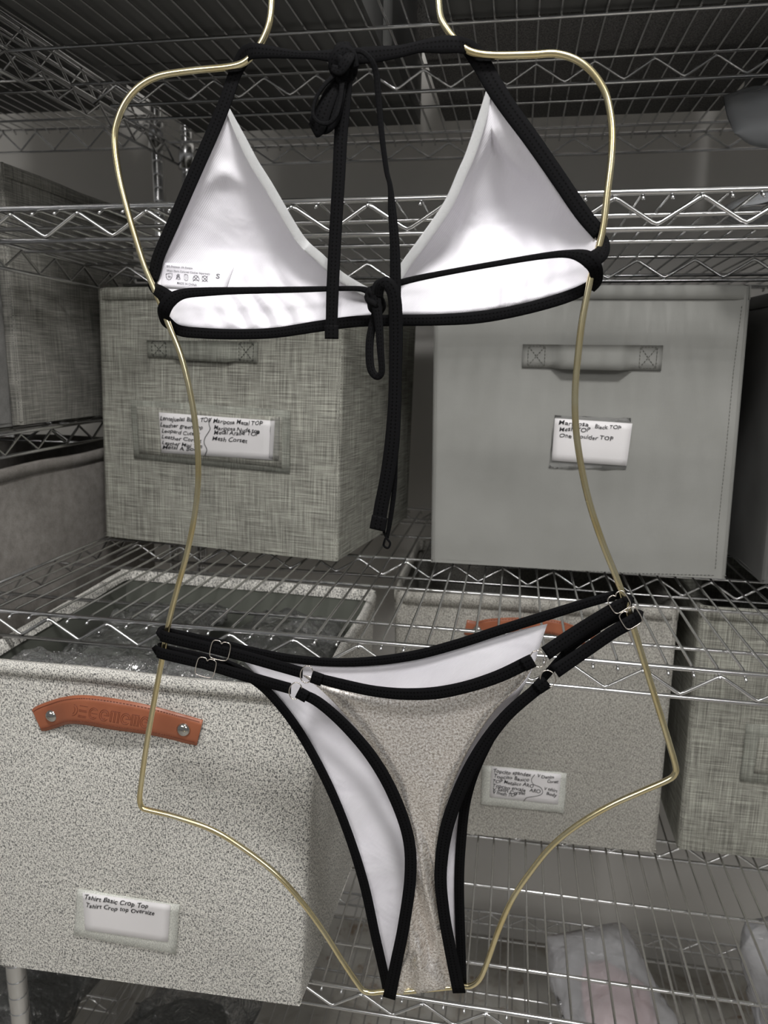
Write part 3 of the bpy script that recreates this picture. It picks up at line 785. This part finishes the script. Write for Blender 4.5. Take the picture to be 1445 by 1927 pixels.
def resample(pts, n):
    c = crom([p[:2] for p in pts], 12); L = [0]
    for a, b_ in zip(c, c[1:]): L.append(L[-1]+math.hypot(b_[0]-a[0], b_[1]-a[1]))
    out = []; j = 0
    for i in range(n+1):
        t_ = L[-1]*i/n
        while j < len(L)-2 and L[j+1] < t_: j += 1
        f = (t_-L[j])/max(1e-9, L[j+1]-L[j]); out.append((c[j][0]+(c[j+1][0]-c[j][0])*f, c[j][1]+(c[j+1][1]-c[j][1])*f))
    return out
def cloth(name, left_, right_, Yf, m, parent, bottom=None, top=None, nu=46, nv=56, th=.0007):
    """panel between two edge curves (pixels), with bottom and top edge curves; Yf(u,v) gives depth"""
    Lc, Rc = resample(left_, nv), resample(right_, nv)
    Bc = resample(bottom, nu) if bottom else None; Tc = resample(top, nu) if top else None
    V = []; Fc = []; UV = []
    for lay in (0, 1):
        for j in range(nv+1):
            for i in range(nu+1):
                u, v = i/nu, j/nv
                x = Lc[j][0]*(1-u)+Rc[j][0]*u; y = Lc[j][1]*(1-u)+Rc[j][1]*u
                if Bc:
                    bx = Lc[nv][0]*(1-u)+Rc[nv][0]*u; by = Lc[nv][1]*(1-u)+Rc[nv][1]*u
                    x += (Bc[i][0]-bx)*v; y += (Bc[i][1]-by)*v
                if Tc:
                    bx = Lc[0][0]*(1-u)+Rc[0][0]*u; by = Lc[0][1]*(1-u)+Rc[0][1]*u
                    x += (Tc[i][0]-bx)*(1-v); y += (Tc[i][1]-by)*(1-v)
                p = atY(x, y, YH+.004+Yf(u, v)+(th if lay else 0))
                V.append(p); UV.append((p.x, p.z))
    n0 = (nu+1)*(nv+1)
    for j in range(nv):
        for i in range(nu):
            a = j*(nu+1)+i; Fc.append((a, a+nu+1, a+nu+2, a+1)); Fc.append(tuple(n0+q for q in (a, a+1, a+nu+2, a+nu+1)))
    rim = [i for i in range(nu+1)] + [j*(nu+1)+nu for j in range(1, nv+1)] + [nv*(nu+1)+i for i in range(nu-1, -1, -1)] + [j*(nu+1) for j in range(nv-1, 0, -1)]
    for a, b_ in zip(rim, rim[1:]+rim[:1]): Fc.append((a, b_, n0+b_, n0+a))
    return part(name, V, Fc, m, parent, uv=UV)
def gss(x, m, s): return exp(-((x-m)/s)**2)

# ------------------------------------------------------------------ bikini top (seen from its inner side)
bt = thing('triangle_bra', 'triangle bikini top with white lining and black ties, hung on the gold hanger', 'bikini top', tuple(atY(700, 560, YH)))
YC = YH+.004; YS = YH-.0045
def YcupL(u, v):
    e = sin(pi*min(1, u*1.02))**.8 * min(1, v*1.6)
    y = .026*e*sin(pi*min(1, .15+v*.80))
    y += .0034*sin(u*58)*gss(u, .45, .22)*max(0, (v-.66)/.34)**1.2
    y += .0022*gss(v+u*.5, 1.03, .05)*gss(u, .5, .3)
    y += -.0022*gss(v-.12*u, .24, .04)*gss(u, .45, .3) - .0016*gss(v+.2*u, .36, .04)*gss(u, .3, .25) + .0020*noise.noise(Vector((u*5, v*6, 1.7)))*e
    y += .0022*gss(u+.35*v, .93, .03)*gss(v, .8, .12)
    return y
def YcupR(u, v):
    e = sin(pi*min(1, u*1.02))**.8 * min(1, v*1.6)
    y = .034*e*sin(pi*min(1, .12+v*.82))
    y += .0038*sin(u*52+1)*gss(u, .55, .22)*max(0, (v-.66)/.34)**1.2
    q = min(1, max(0, (v-.62*abs(u-.42)-.17)/.07)); y += .0055*q*q*(3-2*q)*sin(pi*u) - .0045*sin(pi*u)*min(1, v*5) + .0020*noise.noise(Vector((u*5, v*6, 5.7)))*e
    y += .0022*gss(u-.2*v, .12, .03)*gss(v, .65, .2)
    return y
cupL = cloth('cup', [(431, 203), (405, 262), (372, 335), (340, 410), (305, 490), (297, 540), (320, 612)],
             [(431, 203), (470, 283), (505, 345), (553, 425), (598, 478), (640, 516), (690, 545), (716, 568), (718, 590)], YcupL, 'white_lining', bt,
             bottom=[(320, 612), (400, 622), (500, 622), (600, 608), (680, 598), (718, 590), (718, 552)][:6])
cupR = cloth('cup', [(917, 162), (903, 230), (880, 300), (845, 375), (800, 440), (762, 490), (742, 535), (738, 594)],
             [(917, 162), (960, 230), (1010, 300), (1060, 375), (1105, 420), (1122, 455), (1120, 528)], YcupR, 'white_lining', bt,
             bottom=[(738, 594), (820, 592), (900, 586), (980, 572), (1060, 550), (1120, 530)])
# care print on the left cup
bvc = bvh_of(cupL)
cp = patch('care_label', [(302, 541), (424, 548), (440, 503), (306, 494)], bvc, .0006, 'white_lining', bt, th=.0004, nu=12, nv=6, fallY=YC)
bvl = bvh_of(cp)
sym = []
def sline(pts): sym.append(stroke(pts, bvc, .0010, .00013, YC, per=2))
sline([(312, 515), (314, 524), (321, 525), (324, 514), (312, 515)]); sline([(316, 519), (320, 519), (320, 521), (316, 521)])
sline([(335, 515), (332, 523), (339, 525), (335, 515)]); sline([(332, 517), (339, 524)]); sline([(338, 516), (331, 525)])
sline([(347, 516), (353, 517), (353, 527), (347, 526), (347, 516)]); sline([(350, 519), (350, 525)])
sline([(364, 522), (367, 518), (372, 520), (375, 527), (363, 526), (364, 522)]); sline([(364, 519), (374, 529)]); sline([(373, 519), (363, 529)])
sline([(385 + 5*cos(a*.8), 524 + 5*sin(a*.8)) for a in range(9)]); sline([(380, 519), (391, 530)]); sline([(391, 519), (380, 530)])
write([('95% Polyester, 5% Elastane', (313, 502), (362, 506), 3.4), ('Wash Dark Colored Clothes Separately.', (313, 510), (396, 517), 3.4), ('MADE IN CHINA', (333, 534), (370, 538), 4), ('S', (406, 523), (413, 524), 8.5)],
      bvc, .0010, 'grey_ink', cp, name='care_print', weight=.004, hand=False, fallY=YC, extra=sym)
# glitter lace edges
def edge(y): return YC+.0005
for pts in ([(428, 205), (455, 262), (478, 307), (505, 350), (553, 432), (575, 462), (598, 482), (640, 520), (700, 556)],
            [(920, 168), (908, 220), (887, 285), (870, 325), (843, 385), (800, 448), (764, 497), (738, 540)]):
    ribbon('glitter_edge', [(x, y, YC-.0006, 8+9*min(1, i/1.2)) for i, (x, y) in enumerate(pts)], bt, 'glitter_trim', th=.0009)
ribbon('glitter_edge', [(291, 520, YC+.006, 16), (300, 560, YC+.005, 18), (312, 600, YC+.004, 10)], bt, 'glitter_trim')
ribbon('glitter_edge', [(1133, 460, YC+.006, 10), (1130, 485, YC+.005, 14), (1122, 520, YC+.004, 10)], bt, 'glitter_trim')
# outer bound edges that run up into the neck ties, over the hanger
ribbon('neck_tie', [(288, 526, YC-.0005, 20), (292, 508, YC-.0005, 24), (300, 478, YC-.001, 24), (330, 410, YC-.001, 24), (368, 322, YC-.001, 25), (404, 240, YC-.001, 25), (425, 188, YC-.001, 24), (438, 150, YC, 24), (450, 122, YH+.0045, 26), (462, 103, YH+.001, 30), (478, 96, YH-.0045, 26), (510, 98, YS-.001, 20), (560, 103, YS-.001, 13), (600, 104, YS-.001, 15), (636, 106, YS-.001, 24)], bt)
ribbon('neck_tie', [(1128, 440, YC-.0005, 24), (1095, 400, YC-.001, 26), (1050, 334, YC-.001, 26), (1000, 262, YC-.001, 27), (958, 205, YC-.001, 28), (930, 162, YC-.001, 30), (912, 130, YC, 30), (898, 108, YH+.0045, 30), (880, 90, YH+.001, 26), (862, 84, YH-.0045, 26), (830, 84, YS-.001, 27), (790, 88, YS-.001, 19), (750, 97, YS-.001, 20), (700, 103, YS-.001, 26), (655, 106, YS-.001, 24)], bt)
# neck knot
def blob(name, cx, cy, Y, rx, ry, rz, parent, seed, m='black_band', tilt=0):
    c = atY(cx, cy, Y); V = []; Fc = []; UV = []; nu, nv = 26, 18; kx = Y*1.04/F
    for j in range(nv+1):
        ph = pi*j/nv
        for i in range(nu):
            a = 2*pi*i/nu; x, y, z = sin(ph)*cos(a), sin(ph)*sin(a), cos(ph)
            fold = 1+.10*sin(4*a+3*z*2+seed)+.05*noise.noise(Vector((x*2, y*2, z*2+seed)))
            X = rx*kx*x*fold; Zz = ry*kx*z*fold
            V.append(c+Vector((X*cos(tilt)-Zz*sin(tilt), rz*y*fold, X*sin(tilt)+Zz*cos(tilt)))); UV.append((a*.004, j/nv))
    for j in range(nv):
        for i in range(nu): Fc.append((j*nu+i, (j+1)*nu+i, (j+1)*nu+(i+1) % nu, j*nu+(i+1) % nu))
    return part(name, V, Fc, m, parent, uv=UV)
blob('neck_knot', 646, 124, YS-.006, 23, 34, .0085, bt, 1, tilt=-.1)
ribbon('knot_fold', [(626, 132, YS-.012, 16), (630, 108, YS-.014, 20), (646, 95, YS-.014, 20), (662, 104, YS-.013, 18), (668, 128, YS-.012, 14)], bt)
ribbon('knot_fold', [(624, 128, YS-.013, 12), (640, 132, YS-.015, 18), (654, 112, YS-.0155, 20), (662, 100, YS-.013, 14)], bt)
ribbon('bow_loop', [(634, 138, YS-.012, 7), (612, 158, YS-.014, 7), (594, 186, YS-.015, 6), (589, 215, YS-.016, 6), (600, 230, YS-.016, 6), (618, 232, YS-.016, 7), (632, 218, YS-.016, 7), (640, 190, YS-.014, 8), (644, 155, YS-.012, 9)], bt)
ribbon('bow_loop', [(640, 140, YS-.008, 20), (626, 168, YS-.010, 24), (612, 200, YS-.011, 28), (600, 228, YS-.011, 34), (594, 240, YS-.010, 34), (588, 246, YS-.009, 26)], bt)
ribbon('bow_loop', [(646, 150, YS-.009, 16), (636, 190, YS-.010, 22), (626, 222, YS-.010, 26), (612, 240, YS-.009, 22), (600, 238, YS-.008, 14)], bt)
ribbon('tie_tail', [(652, 148, YS-.008, 22), (646, 200, YS-.008, 25), (641, 260, YS-.008, 24), (637, 340, YS-.008, 23), (631, 440, YS-.008, 23), (626, 540, YS-.009, 23), (624, 610, YS-.009, 22), (624, 637, YS-.009, 22)], bt)
ribbon('tail_cuff', [(624, 612, YS-.0105, 26), (624, 638, YS-.0105, 26)], bt, th=.0018)
ribbon('tie_tail', [(655, 100, YS-.012, 9), (678, 96, YS-.013, 8), (698, 112, YS-.013, 9), (708, 140, YS-.011, 11), (712, 180, YS-.010, 11), (718, 250, YS-.009, 10), (727, 320, YS-.008, 9), (734, 350, YS-.008, 9), (738, 400, YS-.008, 15), (742, 450, YS-.008, 17), (744, 520, YS-.008, 20), (742, 600, YS-.008, 22)], bt)
# lower band under both cups
ribbon('under_band', [(312, 600, YC-.001, 16), (335, 621, YC-.001, 20), (380, 627, YC-.0015, 20), (450, 629, YC-.0015, 19), (520, 626, YC-.0015, 19), (600, 614, YC-.0015, 20), (670, 605, YC-.0015, 20), (740, 603, YC-.0015, 20), (820, 602, YC-.0015, 20), (900, 597, YC-.0015, 21), (980, 583, YC-.0015, 20), (1060, 561, YC-.0015, 20), (1105, 541, YC-.001, 18), (1124, 522, YC, 14)], bt)
# back ties wrapped round the hanger
ribbon('back_tie', [(290, 520, YC+.002, 18), (287, 538, YH+.002, 18), (303, 551, YS-.001, 26), (318, 562, YS-.0025, 28), (328, 568, YH-.004, 20)], bt)
ribbon('back_tie', [(322, 616, YC+.001, 14), (311, 604, YH+.001, 22), (308, 586, YS-.002, 28), (320, 566, YS-.005, 26), (345, 553, YS-.005, 19), (390, 549, YS-.004, 16), (450, 547, YS-.004, 13), (560, 545, YS-.004, 11), (640, 543, YS-.004, 9), (680, 544, YS-.004, 10), (700, 552, YS-.005, 16)], bt)
ribbon('back_tie', [(1127, 440, YC+.002, 14), (1137, 458, YH+.002, 18), (1130, 478, YS-.001, 26), (1110, 490, YS-.0025, 26), (1100, 492, YH-.004, 18)], bt)
ribbon('back_tie', [(1112, 545, YC+.001, 14), (1122, 528, YH+.001, 20), (1120, 505, YS-.002, 24), (1104, 486, YS-.005, 26), (1070, 478, YS-.005, 14), (1020, 482, YS-.004, 11), (940, 495, YS-.004, 10), (850, 511, YS-.004, 10), (780, 525, YS-.004, 11), (735, 537, YS-.004, 12)], bt)
# back knot and its loops and tails
blob('back_knot', 706, 566, YS-.007, 17, 24, .0085, bt, 4, tilt=.35)
ribbon('bow_loop', [(706, 590, YS-.009, 14), (696, 640, YS-.010, 15), (697, 690, YS-.011, 15), (708, 708, YS-.012, 13), (718, 700, YS-.013, 12), (716, 660, YS-.014, 13), (712, 600, YS-.014, 16), (707, 560, YS-.014, 20), (712, 538, YS-.014, 20), (724, 532, YS-.013, 16)], bt)
ribbon('tie_tail', [(712, 560, YS-.014, 16), (716, 538, YS-.017, 18), (730, 534, YS-.018, 22), (742, 560, YS-.017, 24), (745, 620, YS-.015, 25), (744, 700, YS-.014, 24), (742, 770, YS-.014, 25), (737, 840, YS-.014, 28), (728, 900, YS-.014, 27), (717, 955, YS-.014, 27), (712, 992, YS-.014, 27)], bt)
ribbon('tail_cuff', [(715, 972, YS-.0155, 31), (710, 997, YS-.0155, 31)], bt, th=.0018)
ribbon('tie_tail', [(750, 640, YS-.009, 8), (751, 740, YS-.009, 9), (748, 800, YS-.009, 10), (745, 860, YS-.009, 8), (742, 920, YS-.009, 9), (734, 980, YS-.009, 9), (728, 1012, YS-.009, 7)], bt)
ribbon('thread_loop', [(722, 1000, YS-.010, 5), (727, 1012, YS-.010, 4), (734, 1022, YS-.010, 4), (730, 1031, YS-.010, 4), (722, 1026, YS-.010, 4), (725, 1013, YS-.010, 4)], bt)

# ------------------------------------------------------------------ bikini bottom
bb = thing('bikini_briefs', 'metallic silver bikini bottom with double black side straps, stretched on the gold hanger', 'bikini bottom', tuple(atY(780, 1500, YH)))
YFp, YBp = YH-.0040, YH+.0060
def Yback(u, v): return .004+.0012*noise.noise(Vector((u*4, v*7, 3)))+.0010*sin(v*26+u*5)*gss(v, .55, .25)
cloth('back_lining', [(455, 1240), (520, 1312), (575, 1385), (625, 1480), (660, 1570), (690, 1680), (712, 1780), (728, 1868)],
      [(1042, 1192), (1000, 1300), (930, 1400), (882, 1480), (868, 1560), (861, 1650), (866, 1760), (868, 1856)], Yback, 'white_lining', bb,
      top=[(455, 1240), (520, 1246), (620, 1252), (700, 1252), (800, 1235), (900, 1208), (980, 1185), (1030, 1174), (1042, 1192)][:8])
def Yfront(u, v):
    e = sin(pi*u)**.7
    y = -.007 - .007*e*sin(pi*min(1, .1+v*.9)) + .0014*noise.noise(Vector((u*3.2, v*7, 8)))
    y += .0062*sin(u*10-v*21+1)*gss(v, .78, .26)*sin(pi*u)**.5 + .0016*sin(u*23+v*9)*gss(v, .9, .12) + .0015*sin(v*60+u*6)*gss(v, .03, .05)*gss(u, .05, .2)
    return y
cloth('silver_front', [(560, 1290), (602, 1322), (650, 1370), (705, 1437), (745, 1510), (768, 1590), (765, 1680), (752, 1770), (738, 1868)],
      [(1022, 1262), (996, 1303), (945, 1350), (900, 1410), (864, 1480), (838, 1560), (829, 1640), (836, 1710), (850, 1780), (868, 1858)], Yfront, 'silver_foil', bb,
      top=[(566, 1268), (640, 1290), (720, 1306), (800, 1306), (880, 1292), (950, 1268), (1008, 1243)],
      bottom=[(738, 1868), (770, 1872), (820, 1864), (868, 1858)])
YT = YFp-.0085
ribbon('front_waist_trim', [(593, 1275, YT, 22), (640, 1287, YT, 24), (700, 1300, YT-.001, 24), (760, 1306, YT-.002, 25), (820, 1304, YT-.002, 26), (880, 1292, YT-.001, 25), (940, 1272, YT, 26), (990, 1248, YT, 26), (1003, 1242, YT, 26)], bb)
ribbon('leg_trim', [(562, 1303, YT, 22), (600, 1322, YT, 24), (650, 1366, YT, 25), (700, 1425, YT, 26), (740, 1495, YT, 26), (768, 1575, YT, 25), (772, 1650, YT, 25), (760, 1740, YT, 25), (746, 1810, YT, 26), (732, 1878, YT+.001, 28)], bb)
ribbon('leg_trim', [(1030, 1283, YT, 24), (1000, 1305, YT, 24), (950, 1350, YT, 24), (905, 1410, YT, 26), (868, 1480, YT, 27), (840, 1560, YT, 27), (829, 1640, YT, 26), (834, 1710, YT, 25), (846, 1780, YT, 26), (864, 1868, YT+.001, 28)], bb)
YB = YBp-.001
ribbon('back_waist_trim', [(303, 1188, YH+.003, 18), (330, 1192, YB+.0, 18), (400, 1207, YB, 18), (470, 1224, YB, 18), (540, 1238, YB, 18), (620, 1246, YB, 18), (700, 1244, YB, 19), (780, 1233, YB, 20), (860, 1212, YB, 20), (940, 1186, YB, 20), (1020, 1161, YB, 20), (1100, 1136, YB, 19), (1150, 1122, YB, 18), (1178, 1115, YH+.003, 16)], bb)
ribbon('back_leg_trim', [(420, 1243, YB, 14), (455, 1265, YB, 18), (505, 1303, YB, 20), (560, 1372, YB, 20), (612, 1465, YB, 20), (652, 1560, YB, 20), (684, 1660, YB, 21), (706, 1760, YB, 21), (722, 1830, YB, 21), (730, 1872, YB-.002, 20)], bb)
ribbon('back_leg_trim', [(1125, 1182, YB, 18), (1075, 1218, YB, 16), (1010, 1290, YB, 16), (950, 1350, YB, 16), (905, 1425, YB, 18), (878, 1500, YB, 20), (868, 1580, YB, 20), (864, 1660, YB, 20), (866, 1750, YB, 20), (870, 1850, YB-.002, 18)], bb)
ribbon('back_strap', [(298, 1218, YH+.003, 16), (340, 1226, YB, 14), (400, 1240, YB, 16), (450, 1258, YB, 16), (490, 1282, YB, 16)], bb)
ribbon('back_strap', [(1060, 1228, YB-.002, 18), (1110, 1190, YB-.002, 18), (1150, 1166, YB-.002, 18), (1190, 1150, YH+.003, 16)], bb)
# side straps: fronts wrap the wire at both sides
YA = YH-.0050
ribbon('side_strap', [(318, 1186, YH+.004, 24), (306, 1190, YH+.001, 26), (306, 1197, YA, 26), (350, 1208, YA-.001, 25), (400, 1220, YA-.001, 24), (460, 1235, YA-.001, 25), (520, 1252, YA-.002, 25), (569, 1266, YT, 25)], bb)
ribbon('side_strap', [(312, 1218, YH+.004, 24), (300, 1222, YH+.001, 26), (299, 1228, YA, 26), (350, 1241, YA-.001, 25), (390, 1251, YA-.001, 24), (440, 1266, YA-.001, 25), (500, 1283, YA-.002, 25), (547, 1296, YT, 25)], bb)
ribbon('side_strap', [(1172, 1126, YH+.004, 22), (1182, 1132, YH+.001, 24), (1166, 1140, YA-.001, 25), (1125, 1164, YA-.001, 25), (1080, 1193, YA-.002, 27), (1026, 1230, YT, 29)], bb)
ribbon('side_strap', [(1192, 1156, YH+.004, 22), (1202, 1160, YH+.001, 24), (1188, 1170, YA-.001, 26), (1150, 1192, YA-.001, 25), (1100, 1226, YA-.002, 26), (1044, 1264, YT, 28)], bb)
# folded strap ends sewn to the trims
for (a, b_) in (((586, 1273), (606, 1280)), ((560, 1302), (578, 1312)), ((984, 1252), (1003, 1243)), ((1010, 1296), (1028, 1284))):
    ribbon('strap_end', [(a[0], a[1], YT-.0016, 27), (b_[0], b_[1], YT-.0016, 27)], bb, th=.0016)
def loop_px(name, pts, Y, r_, parent, per=6):
    c = crom(pts, per, True); return part(name, *tube_data([atY(x, y, Y) for x, y in c], r_, 8, closed=True), 'ring_metal', parent)
def slider(cx, cy, s, ang, Y):
    base = [(-1, -.5), (-.85, -.86), (-.5, -.97), (-.18, -.92), (0, -.72), (.18, -.92), (.5, -.97), (.85, -.86), (1, -.5), (1, .45), (.85, .85), (.5, .97), (0, .98), (-.5, .97), (-.85, .85), (-1, .45)]
    ca, sa = cos(ang), sin(ang)
    loop_px('strap_slider', [(cx+(x*ca-y*sa)*s, cy+(x*sa+y*ca)*s) for x, y in base], Y, .00042, bb)
slider(414, 1224, 18, .22, YA-.0026); slider(387, 1256, 18, .24, YA-.0026)
slider(1165, 1133, 18, -.55, YA-.0026); slider(1187, 1163, 18, -.55, YA-.0026)
def ring(cx, cy, rx, ry, ang, Y):
    ca, sa = cos(ang), sin(ang)
    loop_px('strap_ring', [(cx+rx*cos(a)*ca-ry*sin(a)*sa, cy+rx*cos(a)*sa+ry*sin(a)*ca) for a in [2*pi*k/12 for k in range(12)]], Y, .00042, bb, 3)
ring(577, 1269, 12, 16, .2, YT-.002); ring(556, 1300, 12, 16, .2, YT-.002)
ring(1012, 1240, 14, 16, -.5, YT-.002); ring(1031, 1277, 14, 16, -.5, YT-.002)
